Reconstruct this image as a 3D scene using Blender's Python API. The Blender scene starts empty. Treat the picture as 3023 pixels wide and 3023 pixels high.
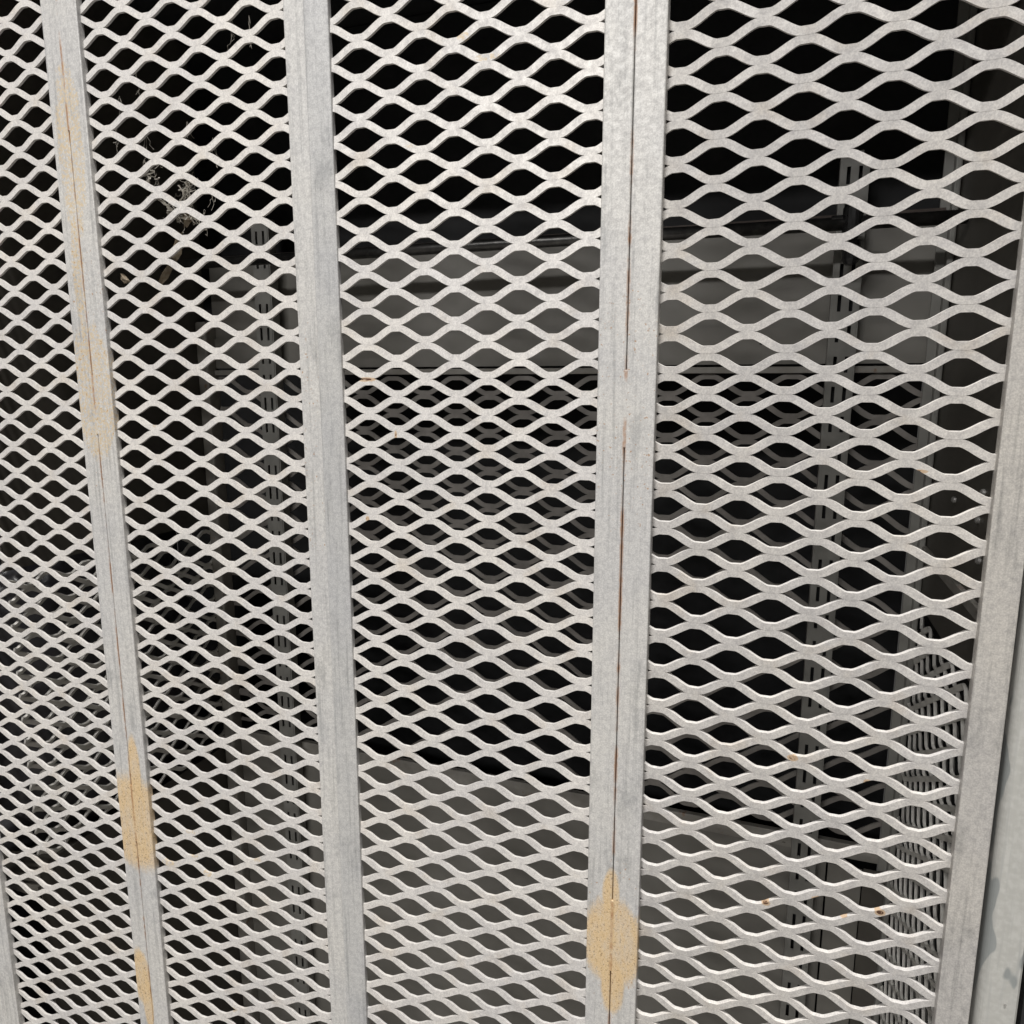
import bpy, bmesh, math, random
from mathutils import Vector

# ---------------------------------------------------------------- camera, world, lamps, exposure
U = 0.0254                     # the scene is laid out in inches
Z0 = 66.0                      # floor is 66 in below the layout origin
def W(x, y, z): return Vector((x * U, y * U, (z + Z0) * U))

sc = bpy.context.scene
col = sc.collection
sc.render.engine = 'CYCLES'
sc.render.resolution_x = 1024; sc.render.resolution_y = 1024
cam_d = bpy.data.cameras.new('camera')
cam = bpy.data.objects.new('camera', cam_d); col.objects.link(cam)
cam_d.sensor_width = 36.0
cam_d.lens = 2191.66 / 3023.0 * 36.0
cam_d.clip_start = 0.02; cam_d.clip_end = 60.0
cam.location = W(1.8563, -20.9948, -8.8552)
cam.rotation_euler = (1.39853, -0.00024, 0.34102)
sc.camera = cam

wd = bpy.data.worlds.new('World'); sc.world = wd; wd.use_nodes = True
bg = wd.node_tree.nodes['Background']
bg.inputs['Color'].default_value = (1.0, 0.97, 0.92, 1); bg.inputs['Strength'].default_value = 0.06

def area(name, loc, aim, sx, sy, watts, color):
    d = bpy.data.lights.new(name, 'AREA'); d.shape = 'RECTANGLE'
    d.size = sx; d.size_y = sy; d.energy = watts; d.color = color
    o = bpy.data.objects.new(name, d); col.objects.link(o)
    o.location = loc
    o.rotation_euler = (aim - loc).to_track_quat('-Z', 'Y').to_euler()
    return o
# a long row of ceiling tubes well in front of the lockers, and one tube closer overhead
area('ceiling_tube_row', W(-60, -200, 84), W(-10, 0, -14), 2.4, 0.12, 190, (1.0, 0.985, 0.965))
area('ceiling_tube_near', W(6, -60, 190), W(-6, 0, -8), 1.6, 0.14, 490, (1.0, 0.98, 0.95))

sc.view_settings.view_transform = 'Standard'; sc.view_settings.look = 'None'
sc.view_settings.exposure = 0.0; sc.view_settings.gamma = 1.0
sc.view_settings.use_curve_mapping = False

# ---------------------------------------------------------------- helpers
def tag(o, label=None, cat=None, group=None, kind=None):
    if label: o['label'] = label
    if cat: o['category'] = cat
    if group: o['group'] = group
    if kind: o['kind'] = kind
    return o
def empty(name, loc):
    o = bpy.data.objects.new(name, None); o.empty_display_size = 0.02
    col.objects.link(o); o.location = loc; return o
def obj(name, bm, mat, parent=None, smooth=False):
    """link a bmesh whose vertices are in layout inches"""
    me = bpy.data.meshes.new(name)
    base = parent
    off = Vector((0, 0, 0))
    while base is not None:
        off += base.location; base = base.parent
    if parent is None:
        xs = [v.co.x for v in bm.verts]; ys = [v.co.y for v in bm.verts]; zs = [v.co.z for v in bm.verts]
        own = W((min(xs) + max(xs)) / 2, (min(ys) + max(ys)) / 2, min(zs))
    else:
        own = off.copy()
    for v in bm.verts: v.co = W(*v.co) - own
    bmesh.ops.recalc_face_normals(bm, faces=bm.faces[:])
    bm.to_mesh(me); bm.free()
    if smooth:
        for p in me.polygons: p.use_smooth = True
    me.materials.append(mat)
    o = bpy.data.objects.new(name, me); col.objects.link(o)
    if parent is not None: o.parent = parent
    else: o.location = own
    return o
def box(bm, x0, x1, y0, y1, z0, z1, bev=0.0):
    vs = [bm.verts.new((x, y, z)) for x in (x0, x1) for y in (y0, y1) for z in (z0, z1)]
    fs = [(0,1,3,2),(4,6,7,5),(0,4,5,1),(2,3,7,6),(0,2,6,4),(1,5,7,3)]
    fc = [bm.faces.new([vs[i] for i in f]) for f in fs]
    if bev > 0:
        es = list({e for f in fc for e in f.edges})
        bmesh.ops.bevel(bm, geom=es, offset=bev, segments=2, profile=0.5, affect='EDGES')
    return bm
def bxo(name, mat, parent, x0, x1, y0, y1, z0, z1, bev=0.0):
    bm = bmesh.new(); box(bm, x0, x1, y0, y1, z0, z1, bev)
    return obj(name, bm, mat, parent)
def tube(bm, pts, r, n=10, cap=True):
    rings = []
    for k, p in enumerate(pts):
        p = Vector(p)
        a = Vector(pts[max(0, k-1)]); b = Vector(pts[min(len(pts)-1, k+1)])
        d = (b - a).normalized()
        s = d.cross(Vector((0,0,1)))
        if s.length < 1e-3: s = d.cross(Vector((0,1,0)))
        s.normalize(); t = d.cross(s)
        rr = r[k] if isinstance(r, (list, tuple)) else r
        rings.append([bm.verts.new(p + rr*(math.cos(2*math.pi*i/n)*s + math.sin(2*math.pi*i/n)*t)) for i in range(n)])
    for A, B in zip(rings, rings[1:]):
        for i in range(n): bm.faces.new((A[i], A[(i+1)%n], B[(i+1)%n], B[i]))
    if cap:
        bm.faces.new(rings[0]); bm.faces.new(rings[-1])

# ---------------------------------------------------------------- materials
class NT:
    def __init__(s, name):
        s.m = bpy.data.materials.new(name); s.m.use_nodes = True
        s.t = s.m.node_tree; s.b = s.t.nodes['Principled BSDF']
        g = s.t.nodes.new('ShaderNodeNewGeometry'); s.pos = g.outputs['Position']
    def link(s, a, b): s.t.links.new(a, b)
    def math(s, op, a, b=None, c=None):
        n = s.t.nodes.new('ShaderNodeMath'); n.operation = op
        for i, v in enumerate((a, b, c)):
            if v is None: continue
            if isinstance(v, (int, float)): n.inputs[i].default_value = v
            else: s.link(v, n.inputs[i])
        return n.outputs[0]
    def scaled(s, v, sc_):
        n = s.t.nodes.new('ShaderNodeVectorMath'); n.operation = 'MULTIPLY'
        s.link(v, n.inputs[0]); n.inputs[1].default_value = sc_
        return n.outputs[0]
    def noise(s, scale, detail=4, rough=0.55, vec=None, dist=0.0):
        n = s.t.nodes.new('ShaderNodeTexNoise'); n.inputs['Scale'].default_value = scale
        n.inputs['Detail'].default_value = detail; n.inputs['Roughness'].default_value = rough
        n.inputs['Distortion'].default_value = dist
        s.link(vec if vec is not None else s.pos, n.inputs['Vector'])
        return n.outputs['Fac']
    def ramp(s, f, stops):
        n = s.t.nodes.new('ShaderNodeValToRGB'); e = n.color_ramp.elements
        while len(e) < len(stops): e.new(0.5)
        for el, (p, c) in zip(e, stops):
            el.position = p; el.color = (*c, 1) if len(c) == 3 else c
        s.link(f, n.inputs[0]); return n.outputs[0]
    def step(s, f, lo, hi):
        n = s.t.nodes.new('ShaderNodeMapRange'); n.interpolation_type = 'SMOOTHSTEP'
        n.inputs[1].default_value = lo; n.inputs[2].default_value = hi
        s.link(f, n.inputs[0]); return n.outputs[0]
    def mix(s, f, a, b, mode='MIX'):
        n = s.t.nodes.new('ShaderNodeMix'); n.data_type = 'RGBA'; n.blend_type = mode
        for i, v in ((0, f), (6, a), (7, b)):
            if isinstance(v, (int, float)): n.inputs[i].default_value = v
            elif isinstance(v, tuple): n.inputs[i].default_value = (*v, 1)
            else: s.link(v, n.inputs[i])
        return n.outputs[2]
    def xz(s):
        n = s.t.nodes.new('ShaderNodeSeparateXYZ'); s.link(s.pos, n.inputs[0])
        return n.outputs[0], n.outputs[2]
    def stain(s, x, z, rx, rz, wob, amp, soft=0.92):
        """mask of an irregular patch round layout point (x, z), radii in inches"""
        px, pz = s.xz()
        a = s.math('DIVIDE', s.math('SUBTRACT', px, x * U), rx * U)
        b = s.math('DIVIDE', s.math('SUBTRACT', pz, (z + Z0) * U), rz * U)
        d = s.math('SQRT', s.math('ADD', s.math('MULTIPLY', a, a), s.math('MULTIPLY', b, b)))
        d = s.math('ADD', d, s.math('MULTIPLY', s.math('SUBTRACT', wob, 0.5), amp))
        return s.step(d, 1.03, soft)
    def bump(s, h, strength, dist):
        n = s.t.nodes.new('ShaderNodeBump'); n.inputs['Strength'].default_value = strength
        n.inputs['Distance'].default_value = dist; s.link(h, n.inputs['Height'])
        return n.outputs[0]
    def done(s, color, rough=0.5, metal=0.0, normal=None, spec=None):
        if isinstance(color, tuple): s.b.inputs['Base Color'].default_value = (*color, 1)
        else: s.link(color, s.b.inputs['Base Color'])
        if isinstance(rough, (int, float)): s.b.inputs['Roughness'].default_value = rough
        else: s.link(rough, s.b.inputs['Roughness'])
        s.b.inputs['Metallic'].default_value = metal
        if spec is not None: s.b.inputs['Specular IOR Level'].default_value = spec
        if normal is not None: s.link(normal, s.b.inputs['Normal'])
        return s.m

def paint(name, stains=(), seams=(), tint=(0.615, 0.592, 0.57), streak=False, chips=(), specks=(), rough=0.42, yellow=()):
    n = NT(name)
    big = n.noise(9.0, 3)
    fine = n.noise(900.0, 3, 0.6)
    mid = n.noise(240.0, 4, 0.6)
    c = n.mix(n.step(big, 0.35, 0.68), tuple(v*0.93 for v in tint), (tint[0]*1.02, tint[1]*1.01, tint[2]*0.98))
    c = n.mix(n.step(mid, 0.40, 0.66), c, n.mix(1.0, c, (0.85, 0.85, 0.86), 'MULTIPLY'))
    c = n.mix(n.step(fine, 0.36, 0.66), n.mix(1.0, c, (0.86, 0.86, 0.87), 'MULTIPLY'), n.mix(1.0, c, (1.09, 1.09, 1.09), 'MULTIPLY'))
    if streak:
        v = n.scaled(n.pos, (260.0, 260.0, 9.0))
        st = n.noise(1.0, 5, 0.65, v)
        c = n.mix(n.step(st, 0.48, 0.70), c, n.mix(1.0, c, (0.73, 0.735, 0.74), 'MULTIPLY'))
        cl = n.noise(34.0, 5, 0.7, n.scaled(n.pos, (1.0, 1.0, 0.5)))
        c = n.mix(n.step(cl, 0.54, 0.68), c, n.mix(1.0, c, (0.78, 0.785, 0.79), 'MULTIPLY'))
    else:
        cl = n.noise(28.0, 4, 0.6)
        c = n.mix(n.step(cl, 0.52, 0.72), c, n.mix(1.0, c, (0.92, 0.885, 0.84), 'MULTIPLY'))
    sp = n.noise(520.0, 2, 0.5)
    wob = n.noise(70.0, 6, 0.75, n.scaled(n.pos, (1.5, 1.0, 0.45)))
    for (x, z, rx, rz, amp) in yellow:
        m = n.stain(x, z, rx, rz, wob, amp)
        g = n.step(n.noise(420.0, 3, 0.7), 0.42, 0.60)
        c = n.mix(n.math('MULTIPLY', n.math('MULTIPLY', m, 0.8), g), c, (0.55, 0.43, 0.27))
    for (x, z, rx, rz, amp) in stains:
        m = n.stain(x, z, rx, rz, n.math('ADD', n.math('MULTIPLY', wob, 0.8), n.math('MULTIPLY', sp, 0.2)), amp, 0.74)
        tan = n.mix(n.step(sp, 0.54, 0.66), (0.58, 0.415, 0.225), (0.27, 0.175, 0.09))
        tan = n.mix(n.step(fine, 0.45, 0.62), tan, (0.66, 0.50, 0.30))
        c = n.mix(n.math('MULTIPLY', m, n.math('ADD', 0.62, n.math('MULTIPLY', n.step(wob, 0.35, 0.6), 0.34))), c, tan)
    for (x, z, rx, rz, amp) in specks:
        m = n.stain(x, z, rx, rz, wob, amp)
        g = n.math('MULTIPLY', n.step(n.noise(420.0, 2, 0.5), 0.66, 0.72), 0.7)
        c = n.mix(n.math('MULTIPLY', m, g), c, (0.33, 0.17, 0.07))
    px, pz = n.xz()
    for (x, hw) in seams:
        d = n.math('ABSOLUTE', n.math('SUBTRACT', px, x * U))
        rn = n.noise(26.0, 4, 0.7)
        m = n.math('MULTIPLY', n.step(n.math('ADD', d, n.math('MULTIPLY', n.math('SUBTRACT', mid, 0.5), 0.002)), hw * U, hw * U * 0.25), n.step(rn, 0.42, 0.60))
        c = n.mix(n.math('MULTIPLY', m, 0.75), c, (0.30, 0.135, 0.05))
    cw = n.noise(260.0, 4, 0.7)
    for (x, z, rx, rz, amp) in chips:
        m = n.stain(x, z, rx*1.5, rz*1.7, cw, amp)
        c = n.mix(n.math('MULTIPLY', m, 0.7), c, (0.50, 0.32, 0.16))
        m = n.stain(x, z, rx, rz, cw, amp)
        c = n.mix(n.math('MULTIPLY', m, n.step(cw, 0.40, 0.56)), c, (0.085, 0.032, 0.012))
    bmp = n.bump(mid, 0.22, 0.0006)
    return n.done(c, n.ramp(mid, [(0.3, (rough-0.08,)*3), (0.7, (rough+0.14,)*3)]), 0.0, bmp)

chips = [(3.83,-23.49,.16,.07,.9),(4.36,-23.75,.14,.09,.9),(5.36,-23.46,.10,.07,.9),(2.82,-19.26,.10,.06,.8),
         (5.2,-11.05,.22,.03,.8),(4.76,-19.67,.07,.07,.8),(2.35,-23.92,.09,.06,.9),
         (-10.4,-8.75,.26,.04,.9),(-9.38,-10.48,.03,.09,.5),(-10.49,-13.2,.05,.05,.5)]
tanc = [(-6.94,0.59,.16,.09,1.0),(-6.24,-0.02,.30,.07,1.2),(-8.63,-2.06,.16,.05,1.0),(-19.25,-26.52,.22,.09,1.1),(-19.26,-27.5,.22,.10,1.1),
        (-20.53,-28.17,.26,.12,1.1),(-18.56,-28.16,.18,.13,1.1),(-17.79,-34.22,.16,.10,1.1),(-16.1,-26.98,.20,.08,1.1),(-19.43,-10.41,.09,.05,1.0)]
M = {}
ytan = [(p, q, r*1.2, t*1.2, e) for p, q, r, t, e in tanc]
for k, (xa, xb) in {'p1': (-42, -22), 'p2': (-22, -12), 'p3': (-12, -2), 'p4': (-2, 9)}.items():
    M['mesh_' + k] = paint('mesh_paint_' + k, chips=[c for c in chips if xa < c[0] < xb], yellow=[c for c in ytan if xa < c[0] < xb])
M['stile'] = paint('stile_paint', streak=True, tint=(0.56, 0.55, 0.535),
    stains=[(-2.10,-26.35,1.15,1.7,.8),(-2.08,-27.9,.42,1.1,.7),(-2.2,-24.6,.30,.9,.8),
            (-22.0,-26.6,1.9,2.3,.7),(-21.75,-24.2,.34,1.6,.6),(-22.45,-33.9,.52,1.5,.7),(-22.2,-35.2,.30,1.4,.6)],
    yellow=[(-22.0,-9.2,1.0,2.6,.7),(-22.0,-0.8,.6,3.0,1.0),(-22.2,-5.0,.3,1.8,1.0)],
    seams=[(-2.147, .075), (-22.01, .07)],
    specks=[(-2.1,-9.6,1.1,3.6,.8),(-22.0,-8.2,1.0,5.0,.8),(-2.1,-26.3,1.0,3.0,.8),(-12.4,-11,1.0,4,.9)])
def simple(name, a, b, rough, scale=60.0, metal=0.0, bumpd=0.0, spec=None, stretch=None, rust=None):
    n = NT(name)
    v = n.scaled(n.pos, stretch) if stretch else None
    f = n.noise(scale, 4, 0.6, v)
    c = n.mix(n.step(f, 0.35, 0.68), a, b)
    if rust:
        r = n.noise(38.0, 5, 0.7)
        c = n.mix(n.math('MULTIPLY', n.step(r, rust, rust+0.10), 0.8), c, (0.20, 0.085, 0.03))
    nm = n.bump(f, 0.4, bumpd) if bumpd else None
    return n.done(c, rough, metal, nm, spec)
M['dull'] = paint('darker_stile_paint', streak=True, tint=(0.475, 0.455, 0.43))  # stile paint in a darker tint, for the right end stile
M['galv'] = paint('galvanised_stile', streak=True, tint=(0.485, 0.482, 0.478), rough=0.36)
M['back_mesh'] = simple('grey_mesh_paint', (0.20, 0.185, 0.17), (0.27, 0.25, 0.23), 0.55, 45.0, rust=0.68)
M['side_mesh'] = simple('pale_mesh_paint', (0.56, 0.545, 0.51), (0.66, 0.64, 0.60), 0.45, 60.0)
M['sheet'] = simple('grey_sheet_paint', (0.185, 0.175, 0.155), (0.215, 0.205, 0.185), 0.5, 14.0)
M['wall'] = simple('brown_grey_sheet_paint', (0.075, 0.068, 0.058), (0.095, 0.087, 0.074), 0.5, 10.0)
M['rail'] = simple('rail_paint', (0.24, 0.225, 0.20), (0.30, 0.285, 0.26), 0.5, 40.0, rust=0.60)
M['upright'] = simple('upright_paint', (0.20, 0.195, 0.18), (0.25, 0.245, 0.225), 0.42, 30.0)
M['rod'] = simple('black_rod', (0.10, 0.098, 0.095), (0.16, 0.155, 0.15), 0.38, 90.0, metal=0.9)
M['black'] = simple('black_plastic', (0.010, 0.010, 0.010), (0.02, 0.02, 0.02), 0.25, 50.0)
M['void'] = simple('unlit_black', (0.012, 0.012, 0.013), (0.018, 0.018, 0.019), 0.8, 20.0)  # near-black colour stands in for the unlit depth of the locker
M['bag'] = simple('dark_bag_film', (0.040, 0.040, 0.046), (0.075, 0.072, 0.078), 0.32, 16.0, bumpd=0.01)
M['strip'] = simple('brown_strip', (0.05, 0.035, 0.028), (0.07, 0.05, 0.04), 0.6)
M['floor'] = simple('floor_concrete', (0.25, 0.24, 0.225), (0.33, 0.32, 0.30), 0.8, 12.0)
M['bolt'] = simple('bolt_zinc', (0.42, 0.41, 0.40), (0.55, 0.54, 0.52), 0.35, 200.0, metal=0.7)
M['web'] = simple('web_silk', (0.42, 0.39, 0.34), (0.55, 0.52, 0.46), 0.8, 300.0)
M['leaf'] = simple('dry_leaf', (0.24, 0.19, 0.13), (0.42, 0.35, 0.26), 0.8, 140.0)
def jamb_mat():
    n = NT('jamb_paint')
    f = n.noise(240.0, 3); v = n.scaled(n.pos, (1.6, 1.6, 0.55))
    bl = n.noise(30.0, 2, 0.45, v)
    c = n.mix(n.step(f, 0.35, 0.7), (0.40, 0.395, 0.37), (0.46, 0.455, 0.43))
    st = n.noise(1.0, 4, 0.6, n.scaled(n.pos, (300., 300., 12.)))
    c = n.mix(n.step(st, 0.5, 0.75), c, (0.36, 0.36, 0.345))
    c = n.mix(n.math('MULTIPLY', n.step(bl, 0.525, 0.55), 0.8), c, (0.21, 0.225, 0.225))
    return n.done(c, 0.45)
M['jamb'] = jamb_mat()

# ---------------------------------------------------------------- expanded metal
from mathutils import noise as mn
def expanded(name, mat, parent, place, x0, x1, z0, z1, L, S, w, t, th, sg, dx, dz, seg=8):
    """expanded metal sheet: every zigzag strand is a solid bar, joined at the bonds.
    (u, v, d) = along the long way, along the short way, depth; place() maps to layout inches.
    bonds sit at u = dx + i L/2, v = dz - j S/2 with i + j odd."""
    bm = bmesh.new()
    h = L / 2; r = S / 2
    a = (r - w + 0.010) / 2
    k0 = math.floor((dz - z1) / r) - 1; k1 = math.ceil((dz - z0) / r) + 1
    b = 0.15
    us = [0.0, 0.13, 0.20, 0.28, 0.40, 0.60, 0.72, 0.80, 0.87]
    def f(u):
        q = min(1, max(0, (u - b) / (1 - 2*b)))
        return 1 - 2 * (0.50*q + 0.50*(q*q*(3 - 2*q)))
    ct, st = math.cos(th), math.sin(th) * sg
    rng = random.Random(5)
    for k in range(k0, k1):
        zc = dz - (k + 0.5) * r
        if zc + a + w/2 > z1 or zc - a - w/2 < z0: continue
        i0 = math.floor((x0 - dx) / h) - 1; i1 = math.ceil((x1 - dx) / h) + 1
        P = []
        for i in range(i0, i1):
            peak = (i + k) % 2 != 0
            for u in us:
                x = dx + (i + u) * h
                P.append((x, f(u) if peak else -f(u)))
        Q = []
        for A, B in zip(P, P[1:]):
            if A[0] >= x0 and A[0] <= x1: Q.append(A)
            for xe in (x0, x1):
                if A[0] < xe < B[0]:
                    q = (xe - A[0]) / (B[0] - A[0]); Q.append((xe, A[1] + q*(B[1] - A[1])))
        if len(Q) < 2: continue
        Q.sort()
        prev = None; n = len(Q)
        for m in range(n):
            x, fv = Q[m]
            A = Q[max(0, m-1)]; B = Q[min(n-1, m+1)]
            d = Vector((B[0] - A[0], a*(B[1] - A[1]))).normalized()
            nx, nz = -d.y, d.x
            hw = w/2 / max(0.80, nz) ** 0.45
            z = zc + a*fv; y = fv * (w/2) * st + (0.0015 if k % 2 else 0.0)
            wv = (nx*ct, -st, nz*ct); tv = (nx*st, ct, nz*st)
            ring = []
            for sw, stt in ((-1,-1),(1,-1),(1,1),(-1,1)):
                a_ = x + sw*hw*wv[0] + stt*t/2*tv[0]; b_ = z + sw*hw*wv[2] + stt*t/2*tv[2]
                c_ = y + sw*hw*wv[1] + stt*t/2*tv[1]
                q_ = Vector((a_*0.9, b_*0.9, L)); p_ = Vector((a_*0.16, b_*0.16, S))
                a_ += 0.030 * mn.noise(q_); b_ += 0.026 * mn.noise(q_ + Vector((9.1, 3.3, 0)))
                c_ += 0.05 * mn.noise(p_) + 0.012 * mn.noise(q_ * 1.7)
                ring.append(bm.verts.new(place(a_, b_, c_)))
            if prev:
                for e in range(4): bm.faces.new((prev[e], prev[(e+1)%4], ring[(e+1)%4], ring[e]))
            else: bm.faces.new(ring)
            prev = ring
        bm.faces.new(prev[::-1])
    return obj(name, bm, mat, parent)

# ---------------------------------------------------------------- floor
bm = bmesh.new(); box(bm, -140, 120, -240, 60, -Z0 - 2, -Z0)
tag(obj('floor', bm, M['floor']), kind='structure')

# ---------------------------------------------------------------- front: framed mesh panels side by side
TOP, BOT = 6.2, -65.0
WR = 0.53794
def panel(mk, label, ls, rs, yf, ym, dx, dz, sg, group='framed mesh panels of the locker front'):
    root = empty('mesh_panel', W((ls[0] + rs[1]) / 2, yf + 0.5, BOT))
    tag(root, label, 'mesh panel', group)
    for (a, b) in (ls, rs):
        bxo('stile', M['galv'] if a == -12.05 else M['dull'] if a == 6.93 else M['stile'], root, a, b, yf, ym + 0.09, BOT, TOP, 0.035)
    bxo('top_rail', M['stile'], root, ls[1] + .002, rs[0] - .002, yf + .004, ym + 0.085, TOP - 0.85, TOP - .004, 0.035)
    bxo('bottom_rail', M['stile'], root, ls[1] + .002, rs[0] - .002, yf + .004, ym + 0.085, BOT + .004, BOT + 0.85, 0.035)
    expanded('expanded_mesh', M['mesh_' + mk], root, lambda u, v, d: (u, ym + d, v), ls[1] - .12, rs[0] + .12,
             BOT + .8, TOP - .8, 2.0, 2*WR, 0.198, 0.085 if sg < 0 else 0.115, math.radians(2 if sg < 0 else 7), sg, dx, dz)
    return root
p0 = panel('p1', 'framed mesh panel at the far left end, only its edge stile showing', (-41.0,-40.2), (-32.25,-31.42), .06, .27, -38.7, 2.1, -1)
p1 = panel('p1', 'pale mesh panel left of the stile with long yellow-tan stains', (-31.38,-30.50), (-22.78,-22.025), .03, .25, -28.73, 2.10, -1)
p2 = panel('p2', 'pale mesh panel with cobwebs and dead leaves caught in its upper openings', (-21.995,-21.16), (-12.97,-12.08), .02, .206, -20.41438, 3.43108, -1)
p3 = panel('p3', 'mesh panel between the stepped double stile and the stile with one tan patch', (-12.05,-11.20), (-2.95,-2.158), -.30, -.19, -10.28744, 1.48274, -1)
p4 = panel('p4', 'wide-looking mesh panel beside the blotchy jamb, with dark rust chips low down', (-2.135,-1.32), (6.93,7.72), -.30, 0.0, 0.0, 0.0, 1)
# welds that bridge the seams (the seam vanishes there)
def weld(root, x, yf, z0, z1):
    bm = bmesh.new(); box(bm, x - .055, x + .055, yf - .004, yf + .09, z0, z1, 0.02)
    return obj('weld_bead', bm, M['stile'], root)
for z0, z1 in ((-10.65,-8.5), (-27.36,-24.85), (-45, -42.6), (-61, -59)):
    weld(p3, -2.147, -.30, z0, z1)
    weld(p1, -22.01, .021, z0 - .1, z1 - .1)
weld(p1, -22.01, .021, -0.2, 6.0)

# jamb right of the panels
root = empty('door_jamb', W(8.4, .3, -Z0)); tag(root, 'grey door jamb with rounded edge and blue-grey blotches at the right end', 'jamb')
bm = bmesh.new()
prof = [(7.93 + .30*(1-math.sin(a)), -.12 + .30*(1-math.cos(a))) for a in [math.pi/2*i/8 for i in range(8, -1, -1)]]
prof = [(7.93, 1.2)] + prof + [(8.80, -.12), (8.86, -.06), (8.86, 1.2)]
lo = [bm.verts.new((x, y, -Z0)) for x, y in prof]; hi = [bm.verts.new((x, y, 14)) for x, y in prof]
for i in range(len(prof)):
    j = (i+1) % len(prof); bm.faces.new((lo[i], lo[j], hi[j], hi[i]))
bm.faces.new(lo); bm.faces.new(hi)
obj('post', bm, M['jamb'], root, smooth=False)
bm = bmesh.new(); tube(bm, [(8.55,-.12,-25.35),(8.55,-.15,-25.35)], .03, 8); obj('rivet', bm, M['bolt'], root)

# header board and cabinet shell (they keep the light out of the upper inside)
root = empty('locker_shell', W(-12, 8, 6.25)); tag(root, 'dark sheet metal locker shell closing the top and back behind the mesh', 'locker')
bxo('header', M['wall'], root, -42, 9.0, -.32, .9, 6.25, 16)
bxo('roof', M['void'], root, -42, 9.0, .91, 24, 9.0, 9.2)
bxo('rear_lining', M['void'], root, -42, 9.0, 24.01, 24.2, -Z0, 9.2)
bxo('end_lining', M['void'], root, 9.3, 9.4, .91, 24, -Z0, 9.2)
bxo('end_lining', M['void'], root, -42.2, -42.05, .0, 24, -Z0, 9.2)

# ---------------------------------------------------------------- inside: back wall of the locker
BY = 14.0
root = empty('back_sheet', W(-10, BY, -8.1)); tag(root, 'dull grey sheet across the back, above the inner mesh', 'metal sheet')
bxo('upper_sheet', M['sheet'], root, -28.6, 7.9, BY + .12, BY + .18, -6.5, -2.3)
bxo('shade_board', M['void'], root, -28.6, 7.9, BY + 1.2, BY + 1.3, -3.5, 8.9)  # near-black board added for the shade above the sheet
bxo('lower_sheet', M['sheet'], root, -28.6, 7.9, BY + .0, BY + .06, -8.05, -6.42)
for x in (1.0, -6.2, -14.6):
    bm = bmesh.new(); tube(bm, [(x, BY - .02, -7.15), (x, BY + .02, -7.15)], .06, 8); obj('screw', bm, M['black'], root)

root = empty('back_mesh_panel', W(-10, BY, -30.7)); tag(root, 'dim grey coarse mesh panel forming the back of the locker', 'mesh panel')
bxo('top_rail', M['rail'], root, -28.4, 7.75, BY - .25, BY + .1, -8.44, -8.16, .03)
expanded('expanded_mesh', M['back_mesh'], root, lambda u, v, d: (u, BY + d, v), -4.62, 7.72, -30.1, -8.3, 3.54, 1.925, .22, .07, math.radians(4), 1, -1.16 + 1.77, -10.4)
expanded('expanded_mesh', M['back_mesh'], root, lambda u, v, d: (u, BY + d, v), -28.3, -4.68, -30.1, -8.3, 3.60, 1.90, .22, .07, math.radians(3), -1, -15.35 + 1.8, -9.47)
bxo('middle_bar', M['back_mesh'], root, -5.0, -4.3, BY - .16, BY + .05, -29.9, -8.46)
bxo('bottom_rail', M['rail'], root, -28.4, 7.75, BY - .22, BY + .1, -30.42, -29.98, .03)
bxo('bottom_lip', M['rail'], root, -28.4, 7.75, BY - .12, BY + .1, -30.78, -30.43, .03)

root = empty('kick_sheet', W(-10, BY, -Z0)); tag(root, 'plain grey sheet across the back, below the inner mesh', 'metal sheet')
bxo('sheet', M['sheet'], root, -28.4, 5.25, BY - .06, BY, -Z0, -30.80)
bxo('corner_sheet', M['sheet'], root, 5.3, 6.75, BY - .45, BY - .40, -Z0, -31.0)
bxo('corner_sheet', M['wall'], root, 6.80, 7.9, BY - .50, BY - .45, -Z0, -30.9)
for x in (-6, 2.3, 3.3):
    bm = bmesh.new(); tube(bm, [(x, BY - .12, -30.6), (x, BY - .2, -30.6)], .07, 8); obj('rivet', bm, M['rail'], root)

# slotted uprights
def upright(label, x, y, ztop, zbot, zslot):
    root = empty('slotted_upright', W(x, y, zbot)); tag(root, label, 'upright', 'slotted shelf uprights')
    bm = bmesh.new(); e = [x - .475, x - .29, x - .15, x + .15, x + .29, x + .475]
    for a, b in ((0,1),(2,3),(4,5)): box(bm, e[a], e[b], y, y + .07, zbot, ztop)
    for a, b in ((1,2),(3,4)):
        z = zslot
        while z < ztop: z += 1.235
        hi = ztop
        while z > zbot:
            s1, s0 = z, z - .66
            if s1 < hi: box(bm, e[a], e[b], y + .001, y + .069, s1, hi)
            hi = s0; z -= 1.235
        if hi > zbot: box(bm, e[a], e[b], y + .001, y + .069, zbot, hi)
    obj('face', bm, M['upright'], root)
    bxo('flange', M['upright'], root, x - .545, x - .476, y + .03, y + .62, zbot, ztop)
    bxo('flange', M['upright'], root, x + .476, x + .545, y + .03, y + .62, zbot, ztop)
    bxo('web', M['void'], root, x - .47, x + .47, y + .45, y + .52, zbot, ztop)
upright('grey slotted upright carrying the clamp of the black rod', 4.2, 13.15, 0.0, -Z0, -12.72)
upright('dim slotted upright between corner post and stepped double stile', -24.35, 13.15, -0.4, -Z0, -5.95)

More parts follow.
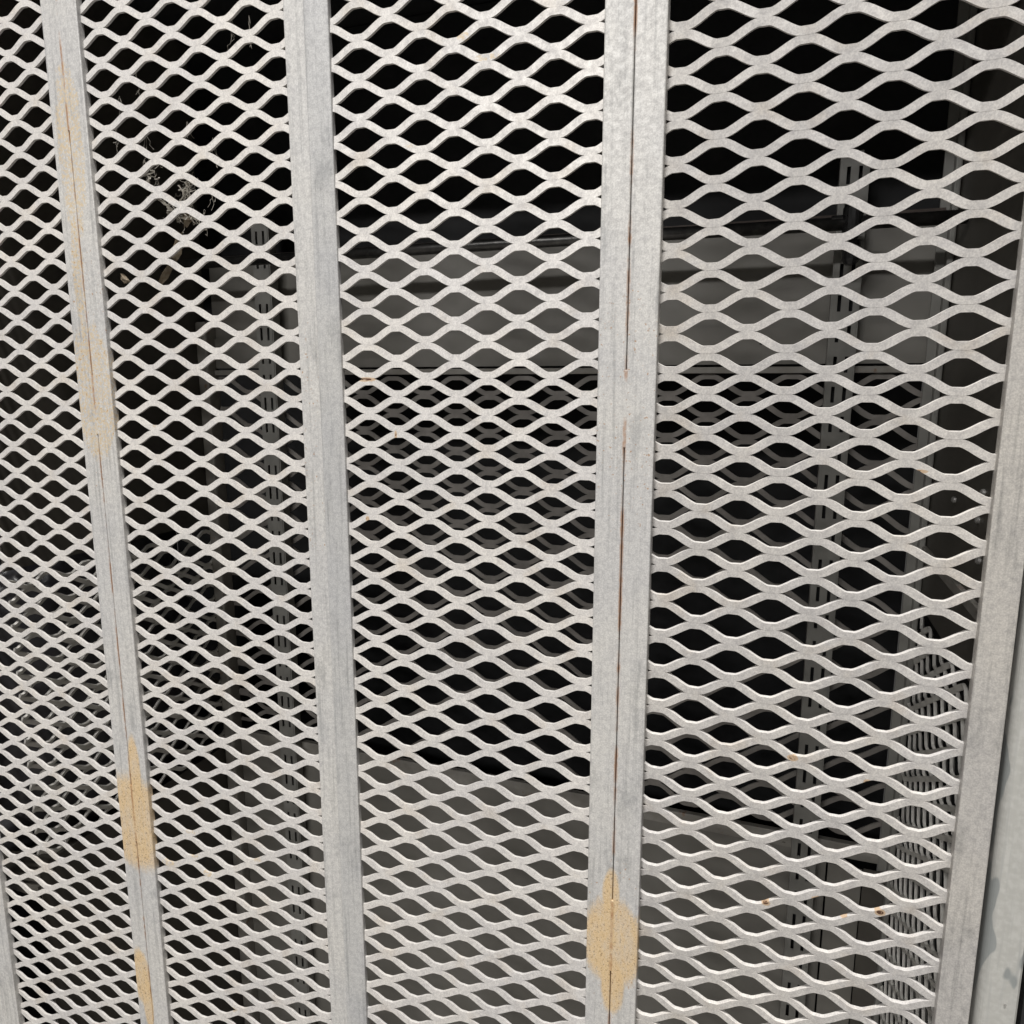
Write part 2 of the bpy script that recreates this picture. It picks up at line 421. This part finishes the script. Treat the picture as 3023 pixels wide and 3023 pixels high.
# hanging rod and clamp
bm = bmesh.new(); tube(bm, [(-28.9, 11.0, -2.85), (-10, 11.0, -2.85), (7.9, 11.0, -2.95)], .25, 20)
tag(obj('hanging_rod', bm, M['rod'], smooth=True), 'glossy black hanging rod running across the locker', 'rod')
bxo_root = empty('rod_clamp', W(4.1, 11.4, -4.4)); tag(bxo_root, 'small black clamp holding the rod at the slotted upright', 'clamp')
bm = bmesh.new(); tube(bm, [(4.1, 10.95, -3.35), (4.1, 10.95, -2.4), (4.1, 10.95, -2.25)], [.36, .36, .26], 18)
obj('cap', bm, M['black'], bxo_root)
bxo('arm', M['black'], bxo_root, 3.95, 4.25, 11.3, 13.15, -3.3, -2.7, .03)
bm = bmesh.new(); tube(bm, [(4.2, 12.0, -3.4), (4.2, 12.0, -4.1), (4.2, 12.0, -4.3)], [.34, .34, .2], 18); obj('knob', bm, M['black'], bxo_root)
bm = bmesh.new(); tube(bm, [(3.35, 10.9, -2.75), (3.75, 10.9, -2.75)], .12, 10); obj('set_screw', bm, M['black'], bxo_root)
bxo('strip', M['strip'], empty_root := tag(empty('rod_strip', W(-10, 13.6, -2.6)), 'thin brown strip just behind the hanging rod', 'strip'), -28.4, 7.6, 13.5, 13.7, -2.3, -2.1)

# right side wall of the locker
RX = 8.0
root = empty('right_wall', W(RX, 7, -Z0)); tag(root, 'brown-grey sheet side wall behind the end stile, with bolts', 'locker wall')
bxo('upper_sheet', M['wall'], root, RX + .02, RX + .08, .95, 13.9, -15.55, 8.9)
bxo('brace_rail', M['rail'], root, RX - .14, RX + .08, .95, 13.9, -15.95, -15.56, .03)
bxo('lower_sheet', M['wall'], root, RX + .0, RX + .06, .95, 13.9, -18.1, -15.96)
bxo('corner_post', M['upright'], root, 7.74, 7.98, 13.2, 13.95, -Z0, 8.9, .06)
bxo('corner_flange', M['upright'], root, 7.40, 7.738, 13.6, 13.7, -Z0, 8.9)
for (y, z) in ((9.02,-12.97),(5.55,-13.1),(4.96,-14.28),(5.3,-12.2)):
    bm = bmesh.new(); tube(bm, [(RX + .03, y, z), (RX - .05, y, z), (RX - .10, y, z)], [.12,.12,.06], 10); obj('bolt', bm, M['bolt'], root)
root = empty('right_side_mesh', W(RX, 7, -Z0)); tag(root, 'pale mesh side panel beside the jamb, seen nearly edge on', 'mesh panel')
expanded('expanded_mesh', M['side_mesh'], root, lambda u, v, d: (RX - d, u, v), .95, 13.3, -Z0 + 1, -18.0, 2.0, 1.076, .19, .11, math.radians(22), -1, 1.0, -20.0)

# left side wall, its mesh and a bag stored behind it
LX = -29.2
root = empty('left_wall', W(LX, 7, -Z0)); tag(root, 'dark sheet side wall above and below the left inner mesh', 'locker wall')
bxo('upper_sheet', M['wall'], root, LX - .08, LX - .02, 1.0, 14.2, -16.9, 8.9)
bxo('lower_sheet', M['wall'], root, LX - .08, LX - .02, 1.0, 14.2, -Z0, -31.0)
bxo('corner_post', M['rail'], root, LX + .03, LX + .75, 13.3, 14.25, -Z0, -5.5, .12)
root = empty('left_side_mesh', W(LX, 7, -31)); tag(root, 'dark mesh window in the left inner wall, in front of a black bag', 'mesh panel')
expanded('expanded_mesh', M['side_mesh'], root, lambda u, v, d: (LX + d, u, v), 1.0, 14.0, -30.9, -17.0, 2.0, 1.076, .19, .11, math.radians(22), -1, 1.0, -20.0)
bm = bmesh.new(); rng = random.Random(3)
bmesh.ops.create_icosphere(bm, subdivisions=5, radius=1.0)
from mathutils import noise as mn
for v in bm.verts:
    d = v.co.normalized()
    r = 1.0 + .10*mn.noise(d*3.1) + .05*mn.turbulence(d*7.0, 3, False)
    sgn = lambda q: (1 if q > 0 else -1)
    q = Vector([sgn(c) * abs(c)**0.6 for c in d]) * r
    v.co = Vector((-34.6 + 4.6*q.x, 7.4 + 6.6*q.y, -24.4 + 8.0*q.z))
    v.co.z = max(v.co.z, -32.0)
tag(obj('plastic_bag', bm, M['bag'], smooth=True), 'full crumpled black plastic bag behind the left inner mesh', 'bag')
bm = bmesh.new(); box(bm, -41.9, -29.4, .95, 23.9, -32.6, -32.05)
tag(obj('shelf', bm, M['wall']), 'dark shelf under the black plastic bag', 'shelf')

# ---------------------------------------------------------------- cobwebs and dry leaves in the openings
rng = random.Random(11)
def strand(bm, a, b, r, sag=.12, k=6, j=.05):
    a = Vector(a); b = Vector(b); pts = []
    for i in range(k + 1):
        q = i / k; p = a.lerp(b, q)
        if 0 < i: p += Vector((rng.uniform(-j, j), rng.uniform(-j, j), -sag*math.sin(math.pi*q) + rng.uniform(-j, j)*.6))
        pts.append(p)
    tube(bm, pts, r, 4)
    return pts
bm = bmesh.new()
knots = [(-18.95,.3,-1.75),(-18.85,.35,-2.35),(-18.3,.4,-2.85),(-17.95,.4,-3.1),(-17.55,.4,-2.45),(-17.35,.35,-2.2),(-17.3,.4,-3.25),(-16.9,.38,-3.3)]
for A, B in zip(knots, knots[1:]):
    for _ in range(3): strand(bm, A, B, .018, .05, 6, .06)
for c in knots:
    for _ in range(10):
        d = Vector((rng.uniform(-.38,.38), rng.uniform(-.1,.3), rng.uniform(-.42,.42)))
        p = strand(bm, c, Vector(c) + d, rng.choice([.008,.012,.02,.028]), .08, 7, .07)
        if rng.random() < .5: strand(bm, p[-1], p[-1] + Vector((rng.uniform(-.2,.2), 0, rng.uniform(-.2,.1))), .008)
tag(obj('cobweb', bm, M['web']), 'thick knotted cobweb tangle hanging just above the dead leaves', 'cobweb')
for x, z in ((-19.0,-.9),(-17.2,-.7),(-16.2,-1.3),(-20.2,-.5),(-20.0,.4),(-19.2,1.2),(-15.2,2.2),(-14.5,2.1),(-16.3,-2.6)):
    bm = bmesh.new(); q = (x, .4, z + .4)
    for _ in range(3):
        strand(bm, q, (x + rng.uniform(-.3,.3), .45, z - rng.uniform(.1,.6)), .007)
    tag(obj('web_threads', bm, M['web']), 'few faint web threads crossing an opening of the cobwebbed panel', 'cobweb', 'faint web threads')
def leaf(name_label, pts, width, fold):
    bm = bmesh.new(); rows = []
    n = len(pts)
    for i, p in enumerate(pts):
        w = width * math.sin(math.pi * (0.12 + 0.80*i/(n-1))) * rng.uniform(.7, 1.1)
        row = []
        for j in range(5):
            q = j/4 - .5
            row.append(bm.verts.new((p[0] + w*q, p[1] + fold*abs(q) + rng.uniform(-.03,.03), p[2] + rng.uniform(-.05,.05))))
        rows.append(row)
    for A, B in zip(rows, rows[1:]):
        for j in range(4): bm.faces.new((A[j], A[j+1], B[j+1], B[j]))
    ex = bmesh.ops.solidify(bm, geom=bm.faces[:], thickness=.015)
    return tag(obj('dead_leaf', bm, M['leaf']), name_label, 'leaf', 'dead leaves in the cobweb')
leaf('long brown dead leaf hanging straight down under the cobweb', [(-18.1,.55,-3.7),(-18.2,.55,-4.05),(-18.35,.5,-4.4),(-18.5,.5,-4.75),(-18.9,.5,-5.2),(-19.15,.5,-5.5)], .55, .3)
leaf('crumpled brown leaf with pale flecks tucked beside the cobweb knot', [(-17.75,.5,-2.95),(-17.6,.5,-3.15),(-17.6,.45,-3.35),(-17.7,.45,-3.6)], .55, .25)
leaf('curled dead leaf lying against the yellow-stained stile', [(-20.75,.5,-5.0),(-20.6,.45,-5.2),(-20.4,.45,-5.3),(-20.1,.5,-5.25)], .5, .2)
